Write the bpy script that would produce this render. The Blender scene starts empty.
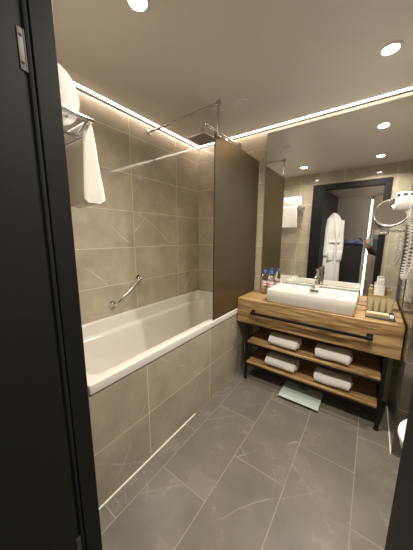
import bpy, bmesh, math, random
from math import sin, cos, pi, radians
from mathutils import Vector, Matrix, noise

random.seed(4)
SC = bpy.context.scene
COL = SC.collection
V = Vector

# ---------------------------------------------------------------- camera, world, exposure
cd = bpy.data.cameras.new('camera')
cam = bpy.data.objects.new('camera', cd)
COL.objects.link(cam)
cd.sensor_fit = 'HORIZONTAL'
cd.sensor_width = 36.0
cd.lens = 228.17 / 413.0 * 36.0
cd.clip_start = 0.01
right = V((0.81039071, 0.58587359, 0.0043623))
down = V((0.10245432, -0.1343779, -0.98561945))
fwd = V((-0.57686221, 0.79918378, -0.16892388))
mw = Matrix((( right.x, -down.x, -fwd.x, 0.0),
             ( right.y, -down.y, -fwd.y, 0.0),
             ( right.z, -down.z, -fwd.z, 1.3),
             (0, 0, 0, 1)))
cam.matrix_world = mw
SC.camera = cam

SC.view_settings.view_transform = 'Standard'
SC.view_settings.look = 'None'
SC.view_settings.gamma = 1.0
SC.view_settings.use_curve_mapping = False
SC.view_settings.exposure = 1.03

LED_STRENGTH = 7.5          # ceiling strips
LED_COLOUR = (1.0, 0.84, 0.74)
SPOT_WATTS = 9.5            # each ceiling downlight
SPOT_COLOUR = (1.0, 0.925, 0.82)
CORRIDOR_LED = 7.0
CORRIDOR_FILL_WATTS = 5.0

W = bpy.data.worlds.new('world')
SC.world = W
W.use_nodes = True
W.node_tree.nodes['Background'].inputs[0].default_value = (0.5, 0.45, 0.4, 1)
W.node_tree.nodes['Background'].inputs[1].default_value = 0.01


def downlight_lamp(x, y, z, watts):
    l = bpy.data.lights.new('downlight_lamp', 'AREA')
    l.shape = 'DISK'
    l.size = 0.070
    l.energy = watts
    l.color = SPOT_COLOUR
    l.spread = radians(152)
    o = bpy.data.objects.new('downlight_lamp', l)
    COL.objects.link(o)
    o.location = (x, y, z)
    return o


DOWNLIGHTS = [(-0.028, 1.645), (-0.886, 0.735), (-0.03, 0.72)]
for (x, y), k in zip(DOWNLIGHTS, (1.0, 0.45, 1.05)):
    downlight_lamp(x, y, 2.2425, SPOT_WATTS * k)
l = bpy.data.lights.new('corridor_fill_light', 'POINT')  # added fill light, kept out of the mirror's view; no fixture there
l.energy = CORRIDOR_FILL_WATTS
l.color = (1.0, 0.86, 0.72)
l.shadow_soft_size = 0.05
o = bpy.data.objects.new('corridor_fill_light', l)
COL.objects.link(o)
o.location = (0.45, -0.3, 1.98)


# ---------------------------------------------------------------- materials
def newmat(name):
    m = bpy.data.materials.new(name)
    m.use_nodes = True
    nt = m.node_tree
    return m, nt, nt.nodes['Principled BSDF']


def simple(name, col, rough=0.5, metal=0.0, bump=0.0, bscale=60.0, vary=0.0, coat=0.0, sheen=0.0, spec=0.5):
    m, nt, b = newmat(name)
    b.inputs['Specular IOR Level'].default_value = spec
    N, L = nt.nodes, nt.links
    b.inputs['Base Color'].default_value = (*col, 1)
    b.inputs['Roughness'].default_value = rough
    b.inputs['Metallic'].default_value = metal
    if coat:
        b.inputs['Coat Weight'].default_value = coat
    if sheen:
        b.inputs['Sheen Weight'].default_value = sheen
    if bump or vary:
        tc = N.new('ShaderNodeTexCoord')
        n = N.new('ShaderNodeTexNoise')
        n.inputs['Scale'].default_value = bscale
        n.inputs['Detail'].default_value = 4
        L.new(tc.outputs['Object'], n.inputs['Vector'])
        if bump:
            bp = N.new('ShaderNodeBump')
            bp.inputs['Strength'].default_value = bump
            bp.inputs['Distance'].default_value = 0.004
            L.new(n.outputs['Fac'], bp.inputs['Height'])
            L.new(bp.outputs['Normal'], b.inputs['Normal'])
        if vary:
            mx = N.new('ShaderNodeMix')
            mx.data_type = 'RGBA'
            mx.inputs[6].default_value = (*[c * (1 - vary) for c in col], 1)
            mx.inputs[7].default_value = (*[min(1, c * (1 + vary)) for c in col], 1)
            L.new(n.outputs['Fac'], mx.inputs[0])
            L.new(mx.outputs[2], b.inputs['Base Color'])
    return m


def emit(name, col, strength):
    m, nt, b = newmat(name)
    b.inputs['Base Color'].default_value = (0.8, 0.8, 0.8, 1)
    b.inputs['Emission Color'].default_value = (*col, 1)
    b.inputs['Emission Strength'].default_value = strength
    return m


def tile(name, ua, va, w, h, u0, v0, base, grout, rough=0.2, stagger=0.0, veins=0.5, vein_col=(0.6, 0.55, 0.48), vw=0.010, g=0.0021, spec=0.5):
    """stone-look tiles laid out along two world axes; veins differ from tile to tile"""
    m, nt, b = newmat(name)
    N, L = nt.nodes, nt.links

    def math_(op, a, c=None, d=None):
        n = N.new('ShaderNodeMath')
        n.operation = op
        for i, q in enumerate((a, c, d)):
            if q is None:
                continue
            if isinstance(q, (int, float)):
                n.inputs[i].default_value = q
            else:
                L.new(q, n.inputs[i])
        return n.outputs[0]
    geo = N.new('ShaderNodeNewGeometry')
    sep = N.new('ShaderNodeSeparateXYZ')
    L.new(geo.outputs['Position'], sep.inputs[0])
    u = math_('DIVIDE', math_('SUBTRACT', sep.outputs[ua], u0), w)
    v = math_('DIVIDE', math_('SUBTRACT', sep.outputs[va], v0), h)
    vi = math_('FLOOR', v)
    if stagger:
        odd = math_('MODULO', math_('ADD', vi, 100.0), 2.0)
        u = math_('ADD', u, math_('MULTIPLY', odd, stagger))
    ui = math_('FLOOR', u)
    uf = math_('FRACT', u)
    vf = math_('FRACT', v)
    du = math_('MULTIPLY', math_('MINIMUM', uf, math_('SUBTRACT', 1.0, uf)), w)
    dv = math_('MULTIPLY', math_('MINIMUM', vf, math_('SUBTRACT', 1.0, vf)), h)
    d = math_('MINIMUM', du, dv)
    line = math_('LESS_THAN', d, g)
    cmb = N.new('ShaderNodeCombineXYZ')
    L.new(ui, cmb.inputs[0])
    L.new(vi, cmb.inputs[1])
    wn = N.new('ShaderNodeTexWhiteNoise')
    wn.noise_dimensions = '3D'
    L.new(cmb.outputs[0], wn.inputs['Vector'])
    vm = N.new('ShaderNodeVectorMath')
    vm.operation = 'MULTIPLY_ADD'
    vm.inputs[1].default_value = (7, 7, 7)
    L.new(wn.outputs['Color'], vm.inputs[0])
    L.new(geo.outputs['Position'], vm.inputs[2])
    # clouds
    cl = N.new('ShaderNodeTexNoise')
    cl.inputs['Scale'].default_value = 4.0
    cl.inputs['Detail'].default_value = 6
    cl.inputs['Roughness'].default_value = 0.62
    L.new(vm.outputs[0], cl.inputs['Vector'])
    # veins: two families of long thin slanting cracks, slightly wavy, broken up by a noise
    vn = N.new('ShaderNodeTexNoise')
    vn.inputs['Scale'].default_value = 2.6
    vn.inputs['Detail'].default_value = 3.0
    L.new(vm.outputs[0], vn.inputs['Vector'])
    fam = []
    for dv, fq, k in (((0.55, 0.62, 0.80), 1.9, 0.20), ((0.85, -0.75, 0.62), 1.3, 0.16)):
        dt = N.new('ShaderNodeVectorMath')
        dt.operation = 'DOT_PRODUCT'
        dt.inputs[1].default_value = dv
        L.new(vm.outputs[0], dt.inputs[0])
        q = math_('FRACT', math_('ADD', math_('MULTIPLY', dt.outputs['Value'], fq), math_('MULTIPLY', vn.outputs['Fac'], k)))
        fam.append(math_('ABSOLUTE', math_('SUBTRACT', q, 0.5)))
    a = math_('MINIMUM', fam[0], fam[1])
    mr = N.new('ShaderNodeMapRange')
    mr.inputs['From Min'].default_value = 0.0
    mr.inputs['From Max'].default_value = vw
    mr.inputs['To Min'].default_value = 1.0
    mr.inputs['To Max'].default_value = 0.0
    L.new(a, mr.inputs['Value'])
    br = N.new('ShaderNodeTexNoise')
    br.inputs['Scale'].default_value = 5.5
    L.new(vm.outputs[0], br.inputs['Vector'])
    mr2 = N.new('ShaderNodeMapRange')
    mr2.inputs['From Min'].default_value = 0.47
    mr2.inputs['From Max'].default_value = 0.66
    L.new(br.outputs['Fac'], mr2.inputs['Value'])
    vein = math_('MULTIPLY', math_('MULTIPLY', mr.outputs[0], mr2.outputs[0]), veins)
    # colour
    ramp = N.new('ShaderNodeValToRGB')
    ramp.color_ramp.elements[0].position = 0.3
    ramp.color_ramp.elements[0].color = (*[c * 0.82 for c in base], 1)
    ramp.color_ramp.elements[1].position = 0.72
    ramp.color_ramp.elements[1].color = (*[c * 1.2 for c in base], 1)
    L.new(cl.outputs['Fac'], ramp.inputs[0])
    m1 = N.new('ShaderNodeMix')
    m1.data_type = 'RGBA'
    m1.inputs[7].default_value = (*vein_col, 1)
    L.new(vein, m1.inputs[0])
    L.new(ramp.outputs[0], m1.inputs[6])
    m2 = N.new('ShaderNodeMix')
    m2.data_type = 'RGBA'
    m2.inputs[7].default_value = (*grout, 1)
    L.new(line, m2.inputs[0])
    L.new(m1.outputs[2], m2.inputs[6])
    L.new(m2.outputs[2], b.inputs['Base Color'])
    rr = math_('ADD', math_('MULTIPLY', line, 0.5), math_('ADD', rough, math_('MULTIPLY', cl.outputs['Fac'], 0.06)))
    L.new(rr, b.inputs['Roughness'])
    b.inputs['Specular IOR Level'].default_value = spec
    bp = N.new('ShaderNodeBump')
    bp.inputs['Strength'].default_value = 0.25
    bp.inputs['Distance'].default_value = 0.001
    L.new(math_('SUBTRACT', 1.0, line), bp.inputs['Height'])
    L.new(bp.outputs['Normal'], b.inputs['Normal'])
    return m


def wood(name, c_dark, c_mid, c_light, rough=0.45):
    m, nt, b = newmat(name)
    N, L = nt.nodes, nt.links
    tc = N.new('ShaderNodeNewGeometry')
    mp = N.new('ShaderNodeMapping')
    mp.inputs['Scale'].default_value = (1.1, 9, 11)
    L.new(tc.outputs['Position'], mp.inputs['Vector'])
    n1 = N.new('ShaderNodeTexNoise')
    n1.inputs['Scale'].default_value = 2.2
    n1.inputs['Detail'].default_value = 5
    n1.inputs['Distortion'].default_value = 1.4
    L.new(mp.outputs[0], n1.inputs['Vector'])
    mp2 = N.new('ShaderNodeMapping')
    mp2.inputs['Scale'].default_value = (4, 90, 90)
    L.new(tc.outputs['Position'], mp2.inputs['Vector'])
    n2 = N.new('ShaderNodeTexNoise')
    n2.inputs['Scale'].default_value = 2.0
    n2.inputs['Detail'].default_value = 3
    L.new(mp2.outputs[0], n2.inputs['Vector'])
    ad = N.new('ShaderNodeMath')
    ad.operation = 'MULTIPLY_ADD'
    ad.inputs[1].default_value = 0.25
    L.new(n2.outputs['Fac'], ad.inputs[0])
    L.new(n1.outputs['Fac'], ad.inputs[2])
    r = N.new('ShaderNodeValToRGB')
    e = r.color_ramp.elements
    e[0].position = 0.42
    e[0].color = (*c_dark, 1)
    e[1].position = 0.85
    e[1].color = (*c_light, 1)
    k = e.new(0.6)
    k.color = (*c_mid, 1)
    L.new(ad.outputs[0], r.inputs[0])
    L.new(r.outputs[0], b.inputs['Base Color'])
    b.inputs['Roughness'].default_value = rough
    bp = N.new('ShaderNodeBump')
    bp.inputs['Strength'].default_value = 0.1
    bp.inputs['Distance'].default_value = 0.001
    L.new(n2.outputs['Fac'], bp.inputs['Height'])
    L.new(bp.outputs['Normal'], b.inputs['Normal'])
    return m


def clear(name, col, rough=0.0, ior=1.45):
    m, nt, b = newmat(name)
    b.inputs['Base Color'].default_value = (*col, 1)
    b.inputs['Roughness'].default_value = rough
    b.inputs['Transmission Weight'].default_value = 1.0
    b.inputs['IOR'].default_value = ior
    return m


def terry(name, col, scale=220, strength=0.5):
    m, nt, b = newmat(name)
    N, L = nt.nodes, nt.links
    b.inputs['Base Color'].default_value = (*col, 1)
    b.inputs['Roughness'].default_value = 0.95
    b.inputs['Sheen Weight'].default_value = 0.3
    tc = N.new('ShaderNodeTexCoord')
    vo = N.new('ShaderNodeTexVoronoi')
    vo.inputs['Scale'].default_value = scale
    L.new(tc.outputs['Object'], vo.inputs['Vector'])
    bp = N.new('ShaderNodeBump')
    bp.inputs['Strength'].default_value = strength
    bp.inputs['Distance'].default_value = 0.003
    L.new(vo.outputs['Distance'], bp.inputs['Height'])
    L.new(bp.outputs['Normal'], b.inputs['Normal'])
    return m


WALL_TILE = (0.415, 0.365, 0.275)
GROUT = (0.66, 0.575, 0.46)
FL_TILE = (0.152, 0.137, 0.112)
M = {}
M['tile_left'] = tile('stone_tile_left', 1, 2, 0.54, 0.298, 0.71, 0.0095, WALL_TILE, GROUT, 0.03, 0, 0.8, (0.72, 0.67, 0.59))
M['tile_back'] = tile('stone_tile_back', 0, 2, 0.60, 0.298, -1.345, 0.0095, WALL_TILE, GROUT, 0.04, 0, 0.7, (0.72, 0.67, 0.59))
M['tile_front'] = tile('stone_tile_front', 0, 2, 0.60, 0.298, 0.17, 0.0095, WALL_TILE, GROUT, 0.04, 0, 0.7, (0.72, 0.67, 0.59))
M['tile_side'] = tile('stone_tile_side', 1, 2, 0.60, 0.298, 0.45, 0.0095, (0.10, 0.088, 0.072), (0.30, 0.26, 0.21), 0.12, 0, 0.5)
M['tile_apron'] = tile('stone_tile_apron_shaded', 1, 2, 0.605, 0.30, 0.14, 0.0, [c * 0.90 for c in WALL_TILE], GROUT, 0.16, 0, 0.55, (0.66, 0.61, 0.53))  # same tile as the walls, its weaker light darkened into the colour
M['tile_floor'] = tile('stone_tile_floor', 1, 0, 0.60, 0.296, 0.15, -0.84, FL_TILE, (0.30, 0.27, 0.22), 0.24, 0.5, 0.55, (0.42, 0.39, 0.33), 0.007, 0.0016)
M['ceiling'] = simple('ceiling_paint', (0.68, 0.64, 0.575), 0.42, vary=0.02, bscale=3)
M['corridor'] = simple('corridor_panel', (0.40, 0.39, 0.38), 0.6, vary=0.05, bscale=8)
M['corridor_floor'] = simple('corridor_plaster', (0.5, 0.47, 0.43), 0.7)
M['black'] = simple('dark_frame_lacquer', (0.010, 0.0097, 0.0092), 0.6, spec=0.16, vary=0.1, bscale=30)
M['doorleaf'] = simple('dark_door_lacquer', (0.011, 0.0105, 0.0095), 0.6, spec=0.18, vary=0.1, bscale=30)
M['steel'] = simple('black_steel', (0.009, 0.0085, 0.008), 0.5, spec=0.2)
M['rubber'] = simple('black_rubber', (0.006, 0.006, 0.006), 0.8)
M['chrome'] = simple('chrome', (0.82, 0.82, 0.82), 0.10, 1.0)
M['bar'] = simple('darkened_chrome', (0.50, 0.47, 0.43), 0.2, 1.0)  # chrome with its darker brown reflections put into the base colour
M['hinge'] = simple('hinge_metal', (0.10, 0.097, 0.093), 0.55, 0.7)
M['grille'] = simple('grille_paint', (0.48, 0.45, 0.41), 0.5)
M['satin'] = simple('satin_metal', (0.55, 0.54, 0.52), 0.32, 1.0)
M['mirror'] = simple('mirror_silver', (0.86, 0.87, 0.85), 0.012, 1.0)
M['mirror_edge'] = simple('mirror_edge', (0.30, 0.38, 0.34), 0.15, 0.4)
M['acrylic'] = simple('white_acrylic', (0.63, 0.595, 0.54), 0.14, coat=0.3)
M['ceramic'] = simple('white_ceramic', (0.69, 0.66, 0.60), 0.08, coat=0.3)
M['silicone'] = simple('white_sealant', (0.85, 0.82, 0.76), 0.5)
M['wood'] = wood('oak_veneer', (0.125, 0.066, 0.022), (0.32, 0.195, 0.078), (0.54, 0.375, 0.175))
M['towel'] = terry('white_terry', (0.70, 0.67, 0.62), 220, 0.3)
M['waffle'] = terry('white_waffle', (0.70, 0.665, 0.60), 130, 0.16)
M['robe'] = terry('robe_cotton', (0.84, 0.83, 0.80), 90, 0.35)
M['led'] = emit('led_diffuser', LED_COLOUR, LED_STRENGTH)
M['led_c'] = emit('corridor_led_diffuser', (1.0, 0.80, 0.60), CORRIDOR_LED)
M['lamp'] = emit('downlight_diffuser', (1.0, 0.92, 0.80), 30.0)
M['alu'] = simple('white_aluminium', (0.75, 0.73, 0.70), 0.4)
M['white_plastic'] = simple('white_plastic', (0.82, 0.80, 0.77), 0.3)
M['grey_plastic'] = simple('grey_plastic', (0.30, 0.28, 0.26), 0.4)
M['dark_plastic'] = simple('dark_plastic', (0.03, 0.03, 0.03), 0.4)
M['blue_cap'] = simple('blue_cap', (0.04, 0.13, 0.55), 0.35)
M['label'] = simple('bottle_label', (0.80, 0.72, 0.70), 0.5)
M['label_red'] = simple('bottle_label_red', (0.68, 0.24, 0.24), 0.5)
M['pet'] = clear('clear_plastic', (0.97, 0.98, 0.985), 0.02, 1.13)
M['slate'] = simple('slate', (0.035, 0.036, 0.042), 0.5, bump=0.2, bscale=40)
M['tube'] = simple('cream_tube', (0.36, 0.30, 0.17), 0.35)
M['tube_cap'] = simple('brown_cap', (0.16, 0.11, 0.06), 0.4)
M['carton'] = simple('cream_carton', (0.55, 0.44, 0.28), 0.6, vary=0.08, bscale=30)
M['bamboo'] = simple('golden_bamboo', (0.32, 0.215, 0.065), 0.45, vary=0.12, bscale=30)
M['mint'] = simple('mint_glass', (0.46, 0.55, 0.50), 0.08, coat=0.5)
M['bag'] = simple('blue_cloth', (0.16, 0.21, 0.34), 0.8, vary=0.75, bscale=22)
M['cabinet'] = simple('dark_cabinet', (0.022, 0.020, 0.018), 0.5)
M['pillar'] = simple('beige_panel', (0.40, 0.34, 0.28), 0.45)
M['skin'] = simple('skin', (0.55, 0.33, 0.23), 0.55)
M['sleeve'] = simple('dark_sleeve', (0.05, 0.05, 0.06), 0.9)
M['phone'] = simple('teal_phone', (0.20, 0.30, 0.29), 0.25)
M['lens'] = simple('lens_glass', (0.01, 0.01, 0.012), 0.05)

# smoked bronze frosted glass of the bath screen
m, nt, b = newmat('bronze_glass')
N, L = nt.nodes, nt.links
b.inputs['Base Color'].default_value = (0.05, 0.045, 0.026, 1)
b.inputs['Roughness'].default_value = 0.34
b.inputs['IOR'].default_value = 2.0
tl_ = N.new('ShaderNodeBsdfRefraction')
tl_.inputs['Color'].default_value = (0.78, 0.67, 0.45, 1)
tl_.inputs['Roughness'].default_value = 0.46
tl_.inputs['IOR'].default_value = 1.45
ms = N.new('ShaderNodeMixShader')
ms.inputs[0].default_value = 0.66
L.new(b.outputs[0], ms.inputs[1])
L.new(tl_.outputs[0], ms.inputs[2])
L.new(ms.outputs[0], nt.nodes['Material Output'].inputs['Surface'])
M['bronze'] = m


# ---------------------------------------------------------------- mesh helpers
def box(bm, x0, x1, y0, y1, z0, z1, r=0.0, seg=2):
    t = bmesh.new()
    bmesh.ops.create_cube(t, size=1.0)
    for v in t.verts:
        v.co = V(((x0 + x1) / 2 + v.co.x * (x1 - x0), (y0 + y1) / 2 + v.co.y * (y1 - y0), (z0 + z1) / 2 + v.co.z * (z1 - z0)))
    if r > 0:
        bmesh.ops.bevel(t, geom=t.edges[:], offset=r, segments=seg, profile=0.5, affect='EDGES')
    merge(bm, t)


def merge(bm, t, mat=None):
    if mat is not None:
        t.transform(mat)
    me = bpy.data.meshes.new('tmp')
    t.to_mesh(me)
    t.free()
    bm.from_mesh(me)
    bpy.data.meshes.remove(me)


def loft(bm, rings, closed=True, cap0=True, cap1=True):
    rows = [[bm.verts.new(p) for p in r] for r in rings]
    n = len(rows[0])
    for a, c in zip(rows[:-1], rows[1:]):
        for i in range(n if closed else n - 1):
            j = (i + 1) % n
            bm.faces.new((a[i], a[j], c[j], c[i]))
    if closed and cap0:
        bm.faces.new(list(reversed(rows[0])))
    if closed and cap1:
        bm.faces.new(rows[-1])
    return rows


def tube(bm, pts, r, seg=10, caps=True, flat=None):
    """sweep a circle along points (parallel transport)"""
    pts = [V(p) for p in pts]
    rs = r if isinstance(r, (list, tuple)) else [r] * len(pts)
    t0 = (pts[1] - pts[0]).normalized()
    up = V((0, 0, 1)) if abs(t0.z) < 0.9 else V((1, 0, 0))
    nrm = t0.cross(up).normalized()
    rings = []
    for i, p in enumerate(pts):
        if i == 0:
            t = t0
        elif i == len(pts) - 1:
            t = (pts[i] - pts[i - 1]).normalized()
        else:
            t = ((pts[i + 1] - p).normalized() + (p - pts[i - 1]).normalized()).normalized()
        nrm = (nrm - t * nrm.dot(t)).normalized()
        bi = t.cross(nrm)
        rings.append([p + (nrm * cos(2 * pi * k / seg) + bi * sin(2 * pi * k / seg) * (flat or 1)) * rs[i] for k in range(seg)])
    loft(bm, rings, True, caps, caps)


def lathe(bm, prof, seg=24, loc=(0, 0, 0), axis=(0, 0, 1)):
    t = bmesh.new()
    rings = [[V((max(r, 0.0003) * cos(2 * pi * k / seg), max(r, 0.0003) * sin(2 * pi * k / seg), z)) for k in range(seg)] for r, z in prof]
    loft(t, rings)
    q = V((0, 0, 1)).rotation_difference(V(axis).normalized())
    merge(bm, t, Matrix.Translation(V(loc)) @ q.to_matrix().to_4x4())


def bend(p0, p1, p2, n=8):
    p0, p1, p2 = V(p0), V(p1), V(p2)
    return [p0 * (1 - t) ** 2 + p1 * 2 * t * (1 - t) + p2 * t * t for t in [i / n for i in range(n + 1)]]


RM = {}


def obj(name, bm, mat, parent=None, smooth=False, angle=40, label=None):
    root = parent
    while root is not None and root.parent is not None:
        root = root.parent
    if root is not None and root.name in RM:
        bm.transform(RM[root.name].inverted())
    bmesh.ops.recalc_face_normals(bm, faces=bm.faces[:])
    me = bpy.data.meshes.new(name)
    bm.to_mesh(me)
    bm.free()
    me.materials.append(mat)
    if smooth:
        for p in me.polygons:
            p.use_smooth = True
        try:
            me.set_sharp_from_angle(angle=radians(angle))
        except Exception:
            pass
    o = bpy.data.objects.new(name, me)
    COL.objects.link(o)
    if parent is not None:
        o.parent = parent
    if label:
        o['label'] = label
    return o


def tag(o, label, cat, group=None):
    o['label'] = label
    o['category'] = cat
    if group:
        o['group'] = group
    return o


def thing(name, label, cat, loc, group=None, rz=0.0):
    o = bpy.data.objects.new(name, None)
    o.empty_display_size = 0.05
    COL.objects.link(o)
    o.location = loc
    o.rotation_euler = (0, 0, rz)
    RM[o.name] = Matrix.Translation(V(loc)) @ Matrix.Rotation(rz, 4, 'Z')
    return tag(o, label, cat, group)


def struct(name, bm, mat, parent=None, smooth=False):
    o = obj(name, bm, mat, parent, smooth)
    if parent is None:
        o['kind'] = 'structure'
    return o


def copy_tree(src, loc, label, rz=None, parent=None):
    c = src.copy()
    COL.objects.link(c)
    if parent is None:
        c.location = loc
        c['label'] = label
        if rz is not None:
            c.rotation_euler = (0, 0, rz)
    else:
        c.parent = parent
    for ch in list(src.children):
        copy_tree(ch, None, None, None, c)
    return c


B = bmesh.new
XL, YB, ZC = -1.67, 2.15, 2.252          # left wall, mirror wall, ceiling
XR, YP, YD = 0.219, 1.617, 0.28          # side wall beside the vanity, its near corner, door wall
XN = 0.86                                # far wall of the toilet niche
XA = -0.938                              # bath apron
XS = -0.940                              # bath screen

# ================================================================ the setting
b = B(); box(b, XL - .1, XN + .1, -1.3, YB + .1, -0.08, 0.0); struct('floor', b, M['tile_floor'])
b = B(); box(b, XL - .1, XN + .1, YD - .12, YB + .1, ZC, ZC + .08); struct('ceiling', b, M['ceiling'])
b = B(); box(b, XL - .1, XL, YD - .12, YB + .1, 0, ZC); struct('wall_left', b, M['tile_left'])
b = B(); box(b, XL, XN + .1, YB, YB + .1, 0, ZC); struct('wall_back', b, M['tile_back'])
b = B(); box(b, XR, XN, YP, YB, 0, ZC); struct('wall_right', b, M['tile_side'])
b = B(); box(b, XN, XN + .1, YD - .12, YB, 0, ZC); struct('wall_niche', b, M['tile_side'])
b = B()
box(b, XL, -0.715, YD - .12, YD, 0, ZC)
box(b, 0.09, XN, YD - .12, YD, 0, ZC)
box(b, -0.715, 0.09, YD - .12, YD, 2.04, ZC)
struct('wall_front', b, M['tile_front'])

# corridor beyond the door
b = B(); box(b, -1.3, XN + .1, -1.2, -1.1, 0, 2.2); struct('wall_corridor_back', b, M['corridor'])
b = B(); box(b, -1.4, -1.3, -1.2, YD - .12, 0, 2.2); struct('wall_corridor_left', b, M['corridor_floor'])
b = B(); box(b, 0.62, 0.72, -1.1, YD - .12, 0, 2.2); struct('wall_corridor_right', b, M['corridor_floor'])
b = B(); box(b, -1.4, XN + .1, -1.2, YD - .12, 2.05, 2.12); struct('ceiling_corridor', b, M['corridor_floor'])

# door frame: architrave and lining
FI_L, FI_R, FO_L, FO_R, FT, FTO = -0.675, 0.0495, -0.835, 0.125, 2.0, 2.072
b = B()
box(b, FO_L, -0.714, YD, YD + .025, 0, FTO)
box(b, 0.089, FO_R, YD, YD + .025, 0, FTO)
box(b, -0.714, 0.089, YD, YD + .025, FT + .03, FTO)
box(b, -0.714, FI_L, 0.254, YD + .025, 0, FT + .03, 0.0015, 1)
box(b, FI_R, 0.089, YD - .125, YD + .025, 0, FT + .03, 0.0015, 1)
box(b, FI_L, FI_R, YD - .125, YD + .025, FT, FT + .03)
box(b, -0.714, -0.687, YD - .125, 0.254, 0, FT + .03)
fr = struct('trim_1', b, M['black'])
b = B(); tube(b, [(-0.684, 0.248, 0.0), (-0.684, 0.248, FT)], 0.0055, 8); obj('seal', b, M['rubber'], fr, True)

# door leaf, opened into the corridor
dirv = V((0.13, -0.9915, 0)).normalized()
nrm = V((dirv.y * -1, dirv.x, 0)).normalized()     # towards the opening
if nrm.x < 0:
    nrm = -nrm
HP = V((-0.684, 0.236, 0))


def leafpt(u, n, z):
    p = HP + dirv * u + nrm * n
    return V((p.x, p.y, z))


def leafbox(bm, u0, u1, n0, n1, z0, z1, r=0.0):
    t = B()
    box(t, u0, u1, n0, n1, z0, z1, r)
    mt = Matrix((
        (dirv.x, nrm.x, 0, HP.x), (dirv.y, nrm.y, 0, HP.y), (0, 0, 1, 0), (0, 0, 0, 1)))
    merge(bm, t, mt)


b = B(); leafbox(b, 0.0, 0.80, -0.04, 0.0, 0.008, 1.99, 0.002); door = struct('door_1', b, M['doorleaf'])
for z0 in (0.24, 1.668):
    b = B()
    leafbox(b, -0.004, 0.009, 0.0005, 0.0030, z0, z0 + .085, 0.0008)
    tube(b, [leafpt(-0.004, 0.0015, z0), leafpt(-0.004, 0.0015, z0 + .085)], 0.0025, 8)
    h = obj('hinge', b, M['hinge'], door, True)
    b = B()
    for dz in (0.015, 0.07):
        lathe(b, [(0.0, 0), (0.0034, 0), (0.0028, 0.0012), (0, 0.0014)], 10, leafpt(0.003, 0.0031, z0 + dz), nrm)
    obj('screw', b, M['steel'], h)
b = B()
lathe(b, [(0, 0), (0.026, 0), (0.026, 0.008), (0, 0.009)], 24, leafpt(0.73, 0, 1.0), nrm)
tube(b, [leafpt(0.73, 0.005, 1.0), leafpt(0.73, 0.045, 1.0), leafpt(0.72, 0.052, 1.0), leafpt(0.61, 0.052, 1.0)], 0.009, 10)
obj('door_handle', b, M['satin'], door, True)
b = B()
lathe(b, [(0, 0), (0.02, 0), (0.02, 0.006), (0, 0.007)], 16, leafpt(0.39, 0, 1.735), nrm)
tube(b, [leafpt(0.39, 0.005, 1.735), leafpt(0.39, 0.045, 1.728), leafpt(0.39, 0.055, 1.755)], 0.006, 8)
tube(b, [leafpt(0.37, 0.03, 1.745), leafpt(0.41, 0.03, 1.745)], 0.006, 8)
obj('coat_hook', b, M['steel'], door, True)

# white sealant line at the foot of the bath apron
b = B(); box(b, XA - .001, XA + .006, 0.31, 1.16, 0.0, 0.008, 0.002, 1); struct('baseboard_left', b, M['silicone'])
b = B(); box(b, XR - .004, XR + .001, YP - .004, YB, 0.0, 0.005); struct('baseboard_right', b, M['silicone'])

# bath apron, tiled
b = B(); box(b, XA - .03, XA, 0.4245, YB, 0, 0.598); struct('wall_apron', b, M['tile_apron'])
b = B(); box(b, XL, XA, YD, 0.4245, 0.0, 0.655); struct('wall_ledge', b, M['tile_apron'])

# ================================================================ ceiling fittings
GL = 'recessed downlights in the ceiling'
def downlight(x, y, label):
    t = thing('ceiling_downlight', label, 'ceiling light', (x, y, ZC), GL)
    b = B()
    lathe(b, [(0.037, 0.0), (0.050, 0.0), (0.050, -0.004), (0.045, -0.007), (0.037, -0.006)], 32, (x, y, ZC))
    obj('frame', b, M['alu'], t, True)
    b = B()
    lathe(b, [(0, -0.001), (0.0385, -0.001), (0.0385, -0.0055), (0.03, -0.008), (0, -0.009)], 32, (x, y, ZC))
    obj('diffuser', b, M['lamp'], t, True)
    return t


downlight(*DOWNLIGHTS[0], 'round recessed downlight in the ceiling before the mirror, above the vanity')
downlight(*DOWNLIGHTS[1], 'round recessed downlight glowing over the near end of the bathtub')
downlight(*DOWNLIGHTS[2], 'round downlight above the doorway, seen only in the wall mirror')

t = thing('ceiling_vent', 'small round unlit ceiling vent near the shower screen', 'vent', (-0.868, 1.63, ZC))
b = B(); lathe(b, [(0, 0), (0.045, 0), (0.045, -0.004), (0.040, -0.007), (0.0, -0.007)], 32, (-0.868, 1.63, ZC)); obj('plate', b, M['alu'], t, True)
b = B()
for r in (0.014, 0.024, 0.033):
    tube(b, [(-0.868 + r * cos(2 * pi * k / 28), 1.63 + r * sin(2 * pi * k / 28), ZC - .0072) for k in range(29)], 0.0014, 6)
obj('grille', b, M['grille'], t, True)

def led(name, x0, x1, y0, y1, label):
    t = thing('ceiling_light_strip', label, 'light strip', ((x0 + x1) / 2, (y0 + y1) / 2, ZC), 'light strips along the ceiling edge')
    b = B(); box(b, x0, x1, y0, y1, ZC - .002, ZC)
    if x1 - x0 < y1 - y0:
        box(b, x0, x0 + .003, y0, y1, ZC - .006, ZC - .001)
        box(b, x1 - .003, x1, y0, y1, ZC - .003, ZC - .001)
    else:
        box(b, x0, x1, y0, y0 + .003, ZC - .003, ZC - .001)
        box(b, x0, x1, y1 - .003, y1, ZC - .006, ZC - .001)
    obj('profile', b, M['alu'], t)
    b = B()
    if x1 - x0 < y1 - y0:
        box(b, x0 + .003, x1 - .003, y0, y1, ZC - .0045, ZC - .002)
    else:
        box(b, x0, x1, y0 + .003, y1 - .003, ZC - .0045, ZC - .002)
    obj('diffuser', b, M['led'], t)


led('left', XL + .016, XL + .048, YD, YB - .04, 'glowing light strip along the ceiling edge above the bathtub wall')
led('back', XL + .010, XR + .0, YB - .048, YB - .016, 'glowing light strip along the ceiling edge above the wall mirror')

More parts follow.
